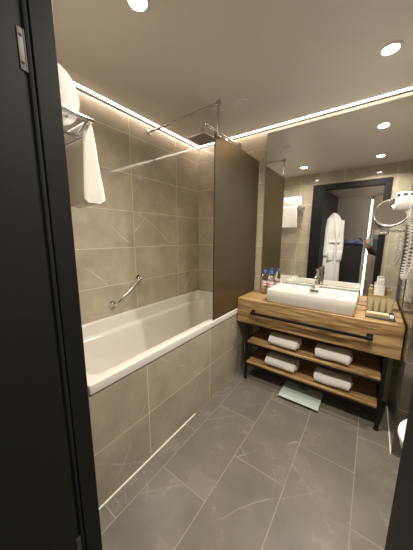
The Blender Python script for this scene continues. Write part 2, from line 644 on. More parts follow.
# ================================================================ bathtub
def rrect(x0, x1, y0, y1, r, z, n=10, m=12):
    """rounded rectangle outline, constant count"""
    pts = []
    cs = [((x1 - r), (y1 - r), 0), ((x0 + r), (y1 - r), pi / 2), ((x0 + r), (y0 + r), pi), ((x1 - r), (y0 + r), 1.5 * pi)]
    for k, (cx, cy, a0) in enumerate(cs):
        for i in range(n + 1):
            a = a0 + pi / 2 * i / n
            pts.append(V((cx + r * cos(a), cy + r * sin(a), z)))
        nx, ny, na = cs[(k + 1) % 4]
        q = V((nx + r * cos(a0 + pi / 2), ny + r * sin(a0 + pi / 2), z))
        p = pts[-1]
        for i in range(1, m):
            pts.append(p.lerp(q, i / m))
    return pts


def bow(pts, amt, y0, y1, x0, x1):
    """pull the long sides inwards at mid length"""
    out = []
    for p in pts:
        s = (p.y - y0) / (y1 - y0)
        k = sin(pi * max(0, min(1, s))) ** 1.0
        c = (x0 + x1) / 2
        f = (p.x - c) / ((x1 - x0) / 2)
        out.append(V((p.x + amt * k * f, p.y, p.z)))
    return out


bt = thing('bathtub', 'long white built-in bathtub with a tiled apron along the left wall', 'bathtub', (-1.30, 1.29, 0.12))
b = B()
ZR = 0.656
x0, x1, y0, y1 = XL + .001, -0.930, 0.426, YB - .001
rings = [rrect(x0 + .002, x1 - .002, y0 + .002, y1 - .002, 0.006, ZR - .046),
         rrect(x0, x1, y0, y1, 0.008, ZR - .006),
         rrect(x0 + .002, x1 - .002, y0 + .002, y1 - .002, 0.008, ZR - .001),
         rrect(x0 + .006, x1 - .006, y0 + .006, y1 - .006, 0.010, ZR),
         rrect(x0 + .026, x1 - .052, y0 + .045, y1 - .05, 0.05, ZR),
         rrect(x0 + .032, x1 - .060, y0 + .052, y1 - .058, 0.055, ZR - .004),
         rrect(x0 + .036, x1 - .066, y0 + .058, y1 - .064, 0.06, ZR - .016),
         rrect(x0 + .046, x1 - .076, y0 + .090, y1 - .075, 0.08, ZR - .083),
         rrect(x0 + .049, x1 - .079, y0 + .095, y1 - .078, 0.085, ZR - .090),
         bow(rrect(x0 + .055, x1 - .085, y0 + .110, y1 - .082, 0.095, ZR - .093), -0.022, y0, y1, x0, x1),
         bow(rrect(x0 + .060, x1 - .090, y0 + .122, y1 - .086, 0.105, ZR - .098), -0.032, y0, y1, x0, x1),
         bow(rrect(x0 + .066, x1 - .096, y0 + .135, y1 - .090, 0.12, ZR - .115), -0.034, y0, y1, x0, x1),
         bow(rrect(x0 + .085, x1 - .112, y0 + .23, y1 - .11, 0.15, ZR - .25), -0.03, y0, y1, x0, x1),
         bow(rrect(x0 + .105, x1 - .13, y0 + .36, y1 - .13, 0.17, ZR - .36), -0.03, y0, y1, x0, x1),
         bow(rrect(x0 + .13, x1 - .155, y0 + .43, y1 - .16, 0.17, ZR - .415), -0.03, y0, y1, x0, x1),
         bow(rrect(x0 + .18, x1 - .205, y0 + .50, y1 - .22, 0.14, ZR - .435), -0.02, y0, y1, x0, x1)]
loft(b, rings, True, False, True)
obj('tub', b, M['acrylic'], bt, True, 55)
b = B(); lathe(b, [(0, 0), (0.034, 0), (0.034, 0.003), (0.02, 0.005), (0, 0.005)], 24, (-1.30, 1.75, ZR - .435)); obj('drain', b, M['chrome'], bt, True)

# ================================================================ bath screen
ss = thing('shower_screen', 'brown smoked glass screen standing on the bathtub rim', 'shower screen', (XS, 1.73, ZR))
b = B(); box(b, XS - .004, XS + .004, 1.392, 2.132, ZR + .001, 1.988, 0.001, 1); obj('glass_panel', b, M['bronze'], ss)
b = B(); box(b, XS - .0045, XS + .0045, 1.3905, 1.3935, ZR + .002, 1.988); obj('edge_strip', b, M['cabinet'], ss)
for z0 in (0.90, 1.72):
    b = B(); box(b, XS - .012, XS + .010, 2.12, YB - .001, z0, z0 + .05, 0.003); obj('wall_bracket', b, M['satin'], ss)
b = B(); box(b, XS - .013, XS + .013, 1.412, 1.448, 1.965, 2.004, 0.004); obj('clamp', b, M['chrome'], ss)
b = B(); tube(b, [(XS, 1.43, 2.0), (XS, 1.43, 2.178)], 0.0085, 12); obj('post', b, M['bar'], ss, True)
b = B()
tube(b, [(XS + .014, 1.43, 2.181), (XL + .004, 1.445, 2.178)], 0.0085, 12)
box(b, XS - .013, XS + .017, 1.416, 1.444, 2.166, 2.195, 0.004)
sb = obj('support_bar', b, M['bar'], ss, True)
b = B(); lathe(b, [(0, 0), (0.022, 0), (0.022, 0.006), (0.012, 0.010), (0.011, 0.024), (0, 0.024)], 20, (XL + .0005, 1.445, 2.178), (1, 0, 0)); obj('wall_flange', b, M['chrome'], sb, True)

# ================================================================ rain shower
SX, SY, SZ = -1.165, 1.555, 2.048
sh = thing('rain_shower', 'square chrome rain shower head on an arm over the bathtub', 'shower head', (SX, SY, SZ))
b = B(); box(b, SX - .085, SX + .085, SY - .085, SY + .085, SZ - .004, SZ + .006, 0.002); hp = obj('head_plate', b, M['satin'], sh)
b = B()
for i in range(9):
    for j in range(9):
        x, y = SX - .066 + .0165 * i, SY - .066 + .0165 * j
        lathe(b, [(0, 0), (0.0028, 0), (0.002, -0.003), (0, -0.003)], 6, (x, y, SZ - .0039))
obj('nozzles', b, M['grey_plastic'], hp)
b = B()
tube(b, [(SX, SY, SZ + .004), (SX, SY, SZ + .05)] + bend((SX, SY, SZ + .055), (SX, SY, SZ + .125), (SX, SY + .045, SZ + .125), 8)[1:] + [(SX, YB - .002, SZ + .125)], 0.0105, 12)
lathe(b, [(0, 0), (0.017, 0), (0.017, 0.02), (0.011, 0.028), (0, 0.028)], 16, (SX, SY, SZ + .004))
obj('arm', b, M['chrome'], sh, True)
b = B(); lathe(b, [(0, 0), (0.028, 0), (0.028, 0.006), (0, 0.008)], 20, (SX, YB - .0005, SZ + .125), (0, -1, 0)); obj('wall_flange', b, M['chrome'], sh, True)

# ================================================================ grab bar
P0, P1 = V((XL, 1.0, 0.752)), V((XL, 1.265, 0.930))
gb = thing('grab_bar', 'slanted chrome grab bar on the tiled wall above the bathtub', 'grab bar', tuple(P0))
o_ = V((0.055, 0, 0))
b = B(); tube(b, [P0 + V((.004, 0, 0)), P0 + o_ * .75, P0 + o_ + (P1 - P0) * .04] + [P0 + o_ + (P1 - P0) * .96, P1 + o_ * .75, P1 + V((.004, 0, 0))], 0.0115, 12); obj('bar', b, M['chrome'], gb, True)
for p in (P0, P1):
    b = B(); lathe(b, [(0, 0.0005), (0.027, 0.0005), (0.027, 0.008), (0.014, 0.012), (0, 0.012)], 20, p, (1, 0, 0)); obj('wall_flange', b, M['chrome'], gb, True)

# ================================================================ towel rack on the door wall
RX0, RX1, RZ = -1.48, -0.962, 1.752
rk = thing('towel_rack', 'chrome towel rack on the wall between door frame and bathtub', 'towel rack', (-1.22, YD, RZ))
for x in (RX0, RX1):
    b = B()
    tube(b, [(x, YD + .004, RZ), (x, 0.548, RZ)], 0.0085, 10)
    tube(b, [(x, YD + .004, RZ - .078), (x, 0.48, RZ - .078), (x, 0.525, RZ - .004)], 0.006, 8)
    sa = obj('side_arm', b, M['chrome'], rk, True)
    b = B(); lathe(b, [(0, 0.0005), (0.02, 0.0005), (0.02, 0.007), (0, 0.008)], 16, (x, YD, RZ), (0, 1, 0)); obj('wall_flange', b, M['chrome'], sa, True)
for y in (0.34, 0.42, 0.495):
    b = B(); tube(b, [(RX0, y, RZ - .078), (RX1, y, RZ - .078)], 0.0055, 8); obj('shelf_bar', b, M['chrome'], rk, True)
b = B(); tube(b, [(RX0, 0.545, RZ - .002), (RX1, 0.545, RZ - .002)], 0.007, 8); obj('hanging_bar', b, M['chrome'], rk, True)

# rolled towel lying on the rack
def spiral_towel(cx, cy, cz, length, ry, rz, turns=2.4, thick=0.011, tail=0.0, seed=0, squash=1.0):
    """a towel rolled up along X: a spiral sheet with thickness"""
    bm = B()
    n = 96
    pts = []
    amax = turns * 2 * pi
    for i in range(n + 1):
        s = i / n
        a = amax * s
        k = 0.07 + 0.93 * s
        pts.append((cy + ry * k * cos(a + 0.5), cz + rz * k * sin(a + 0.5)))
    m = 10
    outer, inner = [], []
    for i, (y, z) in enumerate(pts):
        j = min(n, i + 1); h = max(0, i - 1)
        ty, tz = pts[j][0] - pts[h][0], pts[j][1] - pts[h][1]
        L = math.hypot(ty, tz) or 1
        ny, nz = tz / L, -ty / L
        outer.append((y + ny * thick * .5, z + nz * thick * .5))
        inner.append((y - ny * thick * .5, z - nz * thick * .5))
    sec = outer + inner[::-1]
    rings = []
    for q in range(m + 1):
        x = cx - length / 2 + length * q / m
        e = 0.0
        ring = []
        for i, (y, z) in enumerate(sec):
            w = noise.noise(V((x * 9 + seed, y * 9, z * 9))) * 0.006
            ii = i if i <= n else 2 * n + 1 - i
            sk = (0.5 - ii / n) * 0.018 * (1 if q > m / 2 else -1) * (abs(q - m / 2) / (m / 2)) ** 3
            ring.append(V((x + sk, y + w, z + w)))
        rings.append(ring)
    loft(bm, rings)
    return bm


t = tag(obj('rolled_towel', spiral_towel(-1.185, 0.416, RZ + .050, 0.425, 0.092, 0.108, 3.4, 0.030, seed=3), M['towel'], None, True, 60),
        'big white towel rolled up on the chrome towel rack', 'towel')

# towel hanging over the front bar: folded in layers, closed along its right side
def hanging_towel():
    bm = B()
    ztop, zbot, yb = RZ + .010, RZ - .315, 0.545
    rings = []
    n = 26
    for i in range(n + 1):
        s = i / n
        z = ztop + (zbot - ztop) * s
        w = min(1.0, s / 0.055) ** .5                      # rounding over the bar
        q = s ** .75
        yback, yfront = yb - (.004 + .010 * w) - .026 * q, yb + (.004 + .010 * w) + .028 * q
        c = [(-1.19 + .06 * q, yback), (-1.0 + .006 * q, yback), (-0.994 + .014 * q, yfront), (-1.245 - .02 * q, yfront)]
        pts = []
        for k in range(4):
            a, d = V((*c[k], z)), V((*c[(k + 1) % 4], z))
            m = 16 if k % 2 == 0 else 6
            for e in range(m):
                p = a.lerp(d, (e + .12) / (m - 1 + .24))
                wv = noise.noise(V((p.x * 16, p.y * 10, p.z * 7))) * .006 * q
                sag = -.010 * sin(pi * (p.x + 1.27) / .3) * s if k == 0 else 0
                pts.append(V((p.x + wv, p.y + wv + (.010 * sin((p.x + 1.0) * 22) * q if k == 2 else 0), p.z + sag - (.012 if s > .97 and e in (0, m - 1) else 0) * -1)))
        rings.append(pts)
    loft(bm, rings)
    return bm


tag(obj('hanging_towel', hanging_towel(), M['waffle'], None, True, 60), 'white waffle towel hanging over the front bar of the towel rack', 'towel')

# ================================================================ vanity
VX0, VX1, VY0, VZ0, VZ1 = -0.928, 0.212, 1.768, 0.541, 0.760
vu = thing('vanity_unit', 'oak vanity with black steel legs, open shelves and a front rail', 'vanity', (-0.36, 1.96, 0))
b = B(); box(b, VX0, VX1, VY0, YB - .002, VZ0, VZ1, 0.003); obj('countertop', b, M['wood'], vu)
LX0, LX1 = -0.835, 0.145
for x in (LX0, LX1):
    for y in (VY0 + .014, YB - .03):
        b = B()
        box(b, x - .0105, x + .0105, y - .0105, y + .0105, 0.012, VZ0, 0.001, 1)
        lg = obj('leg', b, M['steel'], vu)
        b = B(); lathe(b, [(0, 0), (0.015, 0), (0.016, 0.004), (0.013, 0.011), (0.006, 0.014), (0, 0.014)], 16, (x, y, 0.0005)); obj('foot', b, M['steel'], lg, True)
for zt in (0.380, 0.180):
    b = B(); box(b, LX0 + .012, LX1 - .012, VY0 + .004, YB - .018, zt - .018, zt, 0.0015, 1); obj('shelf', b, M['wood'], vu)
    b = B()
    box(b, LX0 + .012, LX1 - .012, VY0 + .005, VY0 + .022, zt - .036, zt - .018)
    box(b, LX0 + .012, LX1 - .012, YB - .04, YB - .022, zt - .036, zt - .018)
    for x in (LX0, LX1):
        box(b, x - .009, x + .009, VY0 + .026, YB - .042, zt - .036, zt - .016)
    obj('shelf_frame', b, M['steel'], vu)
RZL = 0.657
b = B(); box(b, -0.785, 0.062, VY0 - .052, VY0 - .040, RZL - .011, RZL + .011, 0.002, 1); fr_ = obj('front_rail', b, M['steel'], vu)
for x in (-0.775, 0.045):
    b = B()
    box(b, x - .010, x + .010, VY0 - .042, VY0 - .003, RZL - .009, RZL + .009, 0.001, 1)
    box(b, x - .017, x + .017, VY0 - .004, VY0 + .0005, RZL - .017, RZL + .017, 0.001, 1)
    obj('bracket', b, M['steel'], fr_)

# ================================================================ basin
bs = thing('basin', 'long rectangular white vessel basin on the oak counter', 'basin', (-0.36, 1.93, VZ1))
BX0, BX1, BY0, BY1, BZ = -0.672, -0.048, 1.778, 2.105, 0.872
b = B()
z0 = VZ1 + .0005
rings = [rrect(BX0 + .014, BX1 - .014, BY0 + .012, BY1 - .012, 0.012, z0, 5, 6),
         rrect(BX0 + .003, BX1 - .003, BY0 + .003, BY1 - .003, 0.012, z0 + .012, 5, 6),
         rrect(BX0, BX1, BY0, BY1, 0.012, BZ - .006, 5, 6),
         rrect(BX0 + .002, BX1 - .002, BY0 + .002, BY1 - .002, 0.012, BZ - .001, 5, 6),
         rrect(BX0 + .005, BX1 - .005, BY0 + .005, BY1 - .005, 0.012, BZ, 5, 6),
         rrect(BX0 + .011, BX1 - .011, BY0 + .011, BY1 - .072, 0.012, BZ, 5, 6),
         rrect(BX0 + .015, BX1 - .015, BY0 + .015, BY1 - .076, 0.014, BZ - .004, 5, 6),
         rrect(BX0 + .020, BX1 - .020, BY0 + .019, BY1 - .080, 0.022, BZ - .065, 5, 6),
         rrect(BX0 + .032, BX1 - .032, BY0 + .030, BY1 - .090, 0.030, BZ - .083, 5, 6),
         rrect(BX0 + .07, BX1 - .07, BY0 + .065, BY1 - .12, 0.03, BZ - .088, 5, 6)]
loft(b, rings)
bo = obj('bowl', b, M['ceramic'], bs, True, 50)
b = B(); box(b, -0.387, -0.323, BY1 - .084, BY1 - .0775, BZ - .026, BZ - .010, 0.002); obj('overflow', b, M['hinge'], bs)
b = B(); lathe(b, [(0, 0), (0.03, 0), (0.03, 0.003), (0.018, 0.006), (0, 0.006)], 24, (-0.36, 1.90, BZ - .088)); obj('drain', b, M['chrome'], bs, True)

# ================================================================ faucet
FX, FY = -0.342, BY1 - .037
fc = thing('faucet', 'chrome single lever faucet at the back of the white basin', 'faucet', (FX, FY, BZ))
b = B(); lathe(b, [(0, 0.0002), (0.026, 0.0002), (0.026, 0.006), (0.022, 0.009), (0.021, 0.130), (0.019, 0.135), (0, 0.135)], 24, (FX, FY, BZ)); obj('body', b, M['chrome'], fc, True)
b = B()
tube(b, [(FX, FY - .008, BZ + .098), (FX, FY - .06, BZ + .106), (FX, FY - .105, BZ + .102), (FX, FY - .118, BZ + .086)], [0.016, 0.014, 0.013, 0.013], 14)
obj('spout', b, M['chrome'], fc, True)
b = B()
lathe(b, [(0, 0.137), (0.022, 0.137), (0.022, 0.160), (0.018, 0.165), (0, 0.166)], 24, (FX, FY, BZ))
box(b, FX - .008, FX + .008, FY - .092, FY - .006, BZ + .160, BZ + .168, 0.003)
obj('lever', b, M['chrome'], fc, True)

# ================================================================ wall mirror
mx0, mx1, mz0, mz1 = -0.874, XR - .003, VZ1 + .004, 2.216
wm = thing('wall_mirror', 'large frameless mirror filling the wall above the vanity', 'mirror', (-0.33, YB, mz0))
b = B(); box(b, mx0, mx1, YB - .0065, YB - .001, mz0, mz1); obj('backing', b, M['mirror_edge'], wm)
b = B(); box(b, mx0 + .0015, mx1 - .0015, YB - .0075, YB - .0064, mz0 + .0015, mz1 - .0015); obj('glass', b, M['mirror'], wm)

# ================================================================ water bottles
def bottle(x, y, label):
    t = thing('water_bottle', label, 'bottle', (x, y, VZ1), 'water bottles beside the basin')
    b = B()
    z = VZ1 + .0005
    pr = [(0, 0.004), (0.018, 0.002), (0.026, 0.0), (0.029, 0.006), (0.029, 0.03), (0.0275, 0.034), (0.029, 0.038), (0.029, 0.052), (0.0275, 0.056), (0.029, 0.060),
          (0.029, 0.125), (0.0275, 0.129), (0.029, 0.133), (0.028, 0.148), (0.023, 0.168), (0.016, 0.186), (0.0125, 0.195), (0.0125, 0.203), (0, 0.203)]
    lathe(b, pr, 28, (x, y, z)); obj('body', b, M['pet'], t, True, 60)
    b = B(); lathe(b, [(0.0, 0.196), (0.0150, 0.196), (0.0150, 0.220), (0.013, 0.223), (0, 0.223)], 24, (x, y, z)); obj('cap', b, M['blue_cap'], t, True)
    b = B(); lathe(b, [(0.0292, 0.080), (0.0297, 0.080), (0.0297, 0.118), (0.0292, 0.118)], 28, (x, y, z)); lb = obj('wrapper', b, M['label'], t, True)
    b = B(); lathe(b, [(0.0297, 0.094), (0.0301, 0.094), (0.0301, 0.104), (0.0297, 0.104)], 28, (x, y, z)); obj('red_band', b, M['label_red'], lb, True)
    return t


b1 = bottle(-0.802, 2.055, 'blue-capped water bottle nearest the smoked glass screen')
b2 = copy_tree(b1, (-0.738, 2.048, VZ1), 'blue-capped water bottle nearest the white basin')

# ================================================================ amenities
tr = thing('amenity_tray', 'black slate tray holding toiletries on the oak counter', 'tray', (0.088, 1.93, VZ1))
b = B(); box(b, 0.008, 0.170, 1.832, 2.02, VZ1 + .0005, VZ1 + .009, 0.002); obj('slab', b, M['slate'], tr)
ZT = VZ1 + .0095
sp = thing('soap_carton', 'long cream carton lying at the front of the slate tray', 'carton', (0.073, 1.865, ZT))
b = B(); box(b, 0.012, 0.135, 1.842, 1.886, ZT, ZT + .027, 0.003); obj('box', b, M['carton'], sp)
b = B(); box(b, 0.020, 0.128, 1.8412, 1.8424, ZT + .006, ZT + .021); obj('printed_panel', b, M['tube'], sp)
t = tag(obj('soap_bar', (lambda q: (box(q, 0.139, 0.160, 1.855, 1.89, ZT, ZT + .018, 0.004), q)[1])(B()), M['white_plastic']), 'tiny white soap beside the cream carton on the tray', 'soap')

def toiletry_tube(x, y, label):
    t = thing('toiletry_tube', label, 'toiletry tube', (x, y, ZT), 'toiletry tubes standing on the tray')
    b = B(); lathe(b, [(0, 0.0), (0.0115, 0.0), (0.0125, 0.002), (0.0125, 0.017), (0.0, 0.018)], 18, (x, y, ZT)); obj('cap', b, M['tube_cap'], t, True)
    b = B()
    rings = []
    for i in range(9):
        s = i / 8
        rx = 0.0155 + 0.0035 * s
        ry = 0.0155 * (1 - s) ** 0.8 + 0.0012
        z = ZT + .018 + 0.088 * s
        rings.append([V((x + rx * cos(2 * pi * k / 20), y + ry * sin(2 * pi * k / 20), z)) for k in range(20)])
    rings.append([V((p.x, p.y, ZT + .116)) for p in rings[-1]])
    loft(b, rings); obj('body', b, M['tube'], t, True, 60)
    return t


tb = toiletry_tube(0.030, 1.945, 'cream toiletry tube nearest the basin, leftmost of four on the tray')
for x, lb in ((0.066, 'cream toiletry tube, second of four counted from the basin'),
              (0.102, 'cream toiletry tube, third of four counted from the basin'),
              (0.138, 'cream toiletry tube nearest the right wall, last of four on the tray')):
    copy_tree(tb, (x, 1.945, ZT), lb)

cb = thing('amenity_box', 'open golden box standing behind the toiletry tubes at the mirror', 'box', (0.077, 2.085, VZ1))
zz = VZ1 + .0005
b = B()
box(b, 0.012, 0.142, 2.045, 2.130, zz, zz + .006)
box(b, 0.012, 0.142, 2.045, 2.051, zz + .005, zz + .118, 0.001, 1)
box(b, 0.012, 0.142, 2.124, 2.130, zz + .005, zz + .155, 0.001, 1)
box(b, 0.012, 0.036, 2.050, 2.126, zz + .005, zz + .160, 0.001, 1)
box(b, 0.118, 0.142, 2.050, 2.126, zz + .005, zz + .160, 0.001, 1)
obj('holder', b, M['bamboo'], cb)
wb = thing('lotion_bottle', 'white square-shouldered bottle standing in the golden box', 'bottle', (0.077, 2.085, zz + .0065))
b = B(); box(b, 0.042, 0.106, 2.058, 2.118, zz + .0065, zz + .188, 0.008, 3); obj('body', b, M['white_plastic'], wb, True, 50)
b = B(); box(b, 0.054, 0.100, 2.064, 2.112, zz + .1875, zz + .236, 0.006, 3); obj('cap', b, M['white_plastic'], wb, True, 50)

# ================================================================ towels rolled on the shelves
def folded_roll(length, seed):
    """flattened towel roll, along X, base at z = 0"""
    return spiral_towel(0, 0, 0.0455, length, 0.082, 0.034, 2.5, 0.021, seed=seed)


SHY = 1.872
ft = tag(obj('shelf_towel', folded_roll(0.245, 11), M['towel'], None, True, 60), 'rolled white towel at the left end of the upper vanity shelf', 'towel', 'rolled towels on the vanity shelves')
ft.location = (-0.522, SHY, 0.380)
me_alt = None
for (x, z, sd, ln, lb) in ((-0.535, 0.180, 21, 0.262, 'rolled white towel at the left end of the lower vanity shelf'),
                           (-0.160, 0.380, 5, 0.238, 'rolled white towel at the right end of the upper vanity shelf'),
                           (-0.146, 0.180, 8, 0.250, 'rolled white towel at the right end of the lower vanity shelf')):
    o = tag(obj('shelf_towel', folded_roll(ln, sd), M['towel'], None, True, 60), lb, 'towel', 'rolled towels on the vanity shelves')
    o.location = (x, SHY, z)

# ================================================================ bathroom scale
sc = thing('bathroom_scale', 'square mint glass bathroom scale on the floor under the vanity', 'scale', (-0.353, 1.815, 0))
b = B(); box(b, -0.503, -0.203, 1.700, 1.930, 0.019, 0.027, 0.0025); obj('glass_plate', b, M['mint'], sc)
for x in (-0.465, -0.241):
    for y in (1.735, 1.895):
        b = B(); lathe(b, [(0, 0.0003), (0.018, 0.0003), (0.02, 0.004), (0.018, 0.0188), (0, 0.0188)], 16, (x, y, 0)); obj('foot', b, M['grey_plastic'], sc, True)
b = B(); box(b, -0.40, -0.31, 1.885, 1.915, 0.0268, 0.0275); obj('display', b, M['mirror_edge'], sc)

# ================================================================ magnifying mirror
MC = V((0.077, 1.945, 1.454))
mn = V((-0.08, -0.92, 0.34)).normalized()
mm = thing('magnifying_mirror', 'round chrome magnifying mirror on a swing arm before the wall mirror', 'mirror', (XR, 2.0, 1.333))
b = B()
lathe(b, [(0.086, -0.008), (0.0925, -0.010), (0.096, -0.004), (0.096, 0.004), (0.0935, 0.009), (0.086, 0.006), (0.085, 0.0)], 48, MC, mn)
obj('rim', b, M['chrome'], mm, True, 60)
b = B()
lathe(b, [(0.0, 0.0012), (0.03, 0.0017), (0.06, 0.0032), (0.0865, 0.0052), (0.0865, -0.006), (0.0, -0.006)], 48, MC, mn)
obj('glass', b, M['mirror'], mm, True, 50)
b = B()
zb = 1.333
tube(b, [(XR - .004, 2.02, zb + .008), (-0.010, 1.985, zb + .008)], 0.0058, 10)
tube(b, [(-0.010, 1.985, zb - .010), (0.074, 1.972, zb - .010)], 0.0058, 10)
tube(b, [(-0.010, 1.985, zb - .020), (-0.010, 1.985, zb + .020)], 0.0085, 10)
obj('swing_arm', b, M['chrome'], mm, True)
b = B()
tube(b, [(0.074, 1.972, zb - .02), (0.074, 1.972, MC.z - .085), (0.074, 1.955, MC.z - .078)], 0.006, 10)
obj('stem', b, M['chrome'], mm, True)
b = B(); lathe(b, [(0, 0.0005), (0.03, 0.0005), (0.03, 0.007), (0, 0.010)], 20, (XR, 2.02, zb + .008), (-1, 0, 0)); obj('wall_plate', b, M['chrome'], mm, True)

# ================================================================ hair dryer
HY = 1.735
hd = thing('hair_dryer', 'white wall hair dryer with a coiled cord beside the mirror', 'hair dryer', (XR, HY, 1.5))
b = B(); box(b, 0.165, XR - .0005, HY - .05, HY + .05, 1.40, 1.575, 0.010, 3); obj('wall_holder', b, M['white_plastic'], hd, True, 50)
b = B()
lathe(b, [(0, 0.0), (0.030, 0.0), (0.037, 0.006), (0.040, 0.03), (0.040, 0.085), (0.036, 0.092), (0, 0.092)], 28, (0.118, HY, 1.452), (0, 0, 1))
tube(b, [(0.10, HY, 1.475), (0.085, HY, 1.468), (0.071, HY, 1.462)], [0.017, 0.016, 0.016], 12)
body = obj('body', b, M['white_plastic'], hd, True, 50)
b = B()
for k in range(8):
    a = 2 * pi * k / 8
    t_ = B(); box(t_, 0.0405 - .002, 0.0405 + .0006, -0.009, 0.009, 1.524, 1.536)
    merge(b, t_, Matrix.Translation((0.118, HY, 0)) @ Matrix.Rotation(a, 4, 'Z'))
obj('vent_slots', b, M['dark_plastic'], body)
b = B(); tube(b, [(0.140, HY, 1.454), (0.145, HY, 1.435), (0.150, HY, 1.415)], [0.017, 0.013, 0.009], 14); obj('handle', b, M['white_plastic'], hd, True)
# cord: a coil down and a loop back up to the holder
def coil(path, r, turns, wire, seg=6, per=10):
    n = turns * per
    P = [V(p) for p in path]
    def at(s):
        q = s * (len(P) - 1)
        i = min(int(q), len(P) - 2)
        f = q - i
        p0 = P[max(i - 1, 0)]; p1 = P[i]; p2 = P[i + 1]; p3 = P[min(i + 2, len(P) - 1)]
        return 0.5 * ((2 * p1) + (p2 - p0) * f + (2 * p0 - 5 * p1 + 4 * p2 - p3) * f * f + (3 * p1 - p0 - 3 * p2 + p3) * f ** 3)
    pts = []
    for i in range(n + 1):
        s = i / n
        c = at(s)
        t = (at(min(1, s + .01)) - at(max(0, s - .01))).normalized()
        a = V((0, 1, 0)).cross(t)
        a = a.normalized() if a.length > 1e-4 else V((1, 0, 0))
        bb = t.cross(a)
        th = 2 * pi * i / per
        pts.append(c + (a * cos(th) + bb * sin(th)) * r)
    bm = B()
    tube(bm, pts, wire, seg)
    return bm


obj('coiled_cord', coil([(0.150, HY, 1.415), (0.164, HY, 1.33), (0.166, HY + .004, 1.19), (0.160, HY + .008, 1.085), (0.170, HY + .015, 1.062), (0.184, HY + .02, 1.10), (0.196, HY + .02, 1.22), (0.197, HY + .012, 1.402)], 0.0105, 46, 0.0030), M['white_plastic'], hd, True, 70)

# ================================================================ toilet in the niche, facing left
TY = 1.255
tl = thing('toilet', 'white toilet peeking out behind the right door jamb', 'toilet', (0.52, TY, 0))
def oval(xf, xb, hw, z, n=40):
    """egg outline: round front (towards -X), straighter back"""
    pts = []
    xf = xf - 0.010
    z = z * 1.04
    cx = xf + hw * 1.15
    for i in range(n):
        a = 2 * pi * i / n
        c, s = cos(a), sin(a)
        x = cx - (cx - xf) * c if c > 0 else cx + (xb - cx) * (-c) ** 0.6
        pts.append(V((x, TY + hw * s * (1.0 if c > 0 else (1 - 0.12 * (-c))), z)))
    return pts


b = B()
loft(b, [oval(0.40, 0.78, 0.11, 0.0005), oval(0.385, 0.78, 0.115, 0.06), oval(0.34, 0.78, 0.125, 0.16), oval(0.25, 0.78, 0.155, 0.27), oval(0.205, 0.78, 0.178, 0.35), oval(0.198, 0.78, 0.182, 0.385),
         oval(0.20, 0.78, 0.18, 0.392), oval(0.235, 0.74, 0.145, 0.392), oval(0.245, 0.73, 0.135, 0.36), oval(0.30, 0.66, 0.09, 0.22)])
obj('bowl', b, M['ceramic'], tl, True, 60)
b = B()
loft(b, [oval(0.192, 0.70, 0.186, 0.3925), oval(0.19, 0.70, 0.188, 0.40), oval(0.192, 0.70, 0.186, 0.412), oval(0.20, 0.69, 0.178, 0.415)]); obj('seat_lid', b, M['white_plastic'], tl, True, 60)
b = B(); box(b, 0.70, XN - .004, TY - .19, TY + .19, 0.40, 0.79, 0.02, 3); tk = obj('tank', b, M['ceramic'], tl, True, 50)
b = B(); lathe(b, [(0, 0), (0.022, 0), (0.022, 0.006), (0, 0.008)], 20, (0.78, TY, 0.7898)); obj('flush_button', b, M['chrome'], tk, True)

# ================================================================ bathrobe on the door hook
UC = 0.0
TH = radians(33)
ax_u = dirv * cos(TH) + nrm * sin(TH)
ax_n = nrm * cos(TH) - dirv * sin(TH)
RC = HP + dirv * 0.365 + nrm * 0.088


def robept(u, n, z):
    p = RC + ax_u * u * 0.86 + ax_n * (n - 0.065)
    return V((p.x, p.y, z - 0.035))


rb = thing('bathrobe', 'white bathrobe hanging on the dark door, seen in the mirror', 'bathrobe', tuple(robept(UC, 0.06, 1.70)))
def robe_ring(z, hw, d, n0, amp, ph, lean=0.0, n=56):
    pts = []
    for i in range(n):
        a = 2 * pi * i / n
        u = hw * cos(a)
        f = amp * (sin(u * 46 + ph) * 0.6 + sin(u * 83 + ph * 1.7) * .4)
        nn = n0 + d * (0.5 + 0.5 * sin(a)) * (1 - 0.25 * (u / hw) ** 2) + (f if sin(a) > 0 else 0) * abs(sin(a))
        pts.append(robept(UC + u + lean, max(nn, 0.002), z))
    return pts


b = B()
prof = [(1.715, .018, .03), (1.70, .05, .055), (1.665, .10, .085), (1.62, .155, .10), (1.55, .185, .11), (1.45, .19, .115), (1.35, .175, .11), (1.26, .165, .10), (1.235, .162, .098),
        (1.19, .172, .105), (1.10, .195, .115), (0.98, .205, .12), (0.84, .21, .125), (0.70, .215, .125), (0.58, .22, .125), (0.555, .218, .12)]
loft(b, [robe_ring(z, hw, d, 0.012, 0.004 + 0.012 * min(1, (1.72 - z)), (1.7 - z) * 2.2) for z, hw, d in prof])
obj('body', b, M['robe'], rb, True, 70)
for s in (-1, 1):
    b = B()
    pts, rr = [], []
    for i in range(13):
        q = i / 12
        pts.append(robept(UC + s * (0.135 + 0.035 * sin(q * pi / 1.6)), 0.075 - 0.012 * q, 1.60 - 0.58 * q))
        rr.append(0.044 + 0.010 * sin(q * 9 + s) * .4 + 0.006 * q)
    tube(b, pts, rr, 14)
    obj('sleeve', b, M['robe'], rb, True, 70)
for s in (-1, 1):
    b = B()
    pts = [robept(UC + s * x, n, z) for x, n, z in ((0.02, 0.045, 1.715), (0.055, 0.098, 1.66), (0.05, 0.125, 1.55), (0.02, 0.138, 1.40), (-0.012, 0.136, 1.26))]
    tube(b, pts, [0.016, 0.024, 0.024, 0.022, 0.018], 10, True, 0.45)
    obj('lapel', b, M['robe'], rb, True, 70)
b = B()
belt = [robept(UC + 0.178 * cos(a), 0.022 + 0.105 * sin(a), 1.245 + .006 * sin(3 * a)) for a in [pi * i / 24 for i in range(25)]]
tube(b, belt, 0.017, 8, True, 0.8)
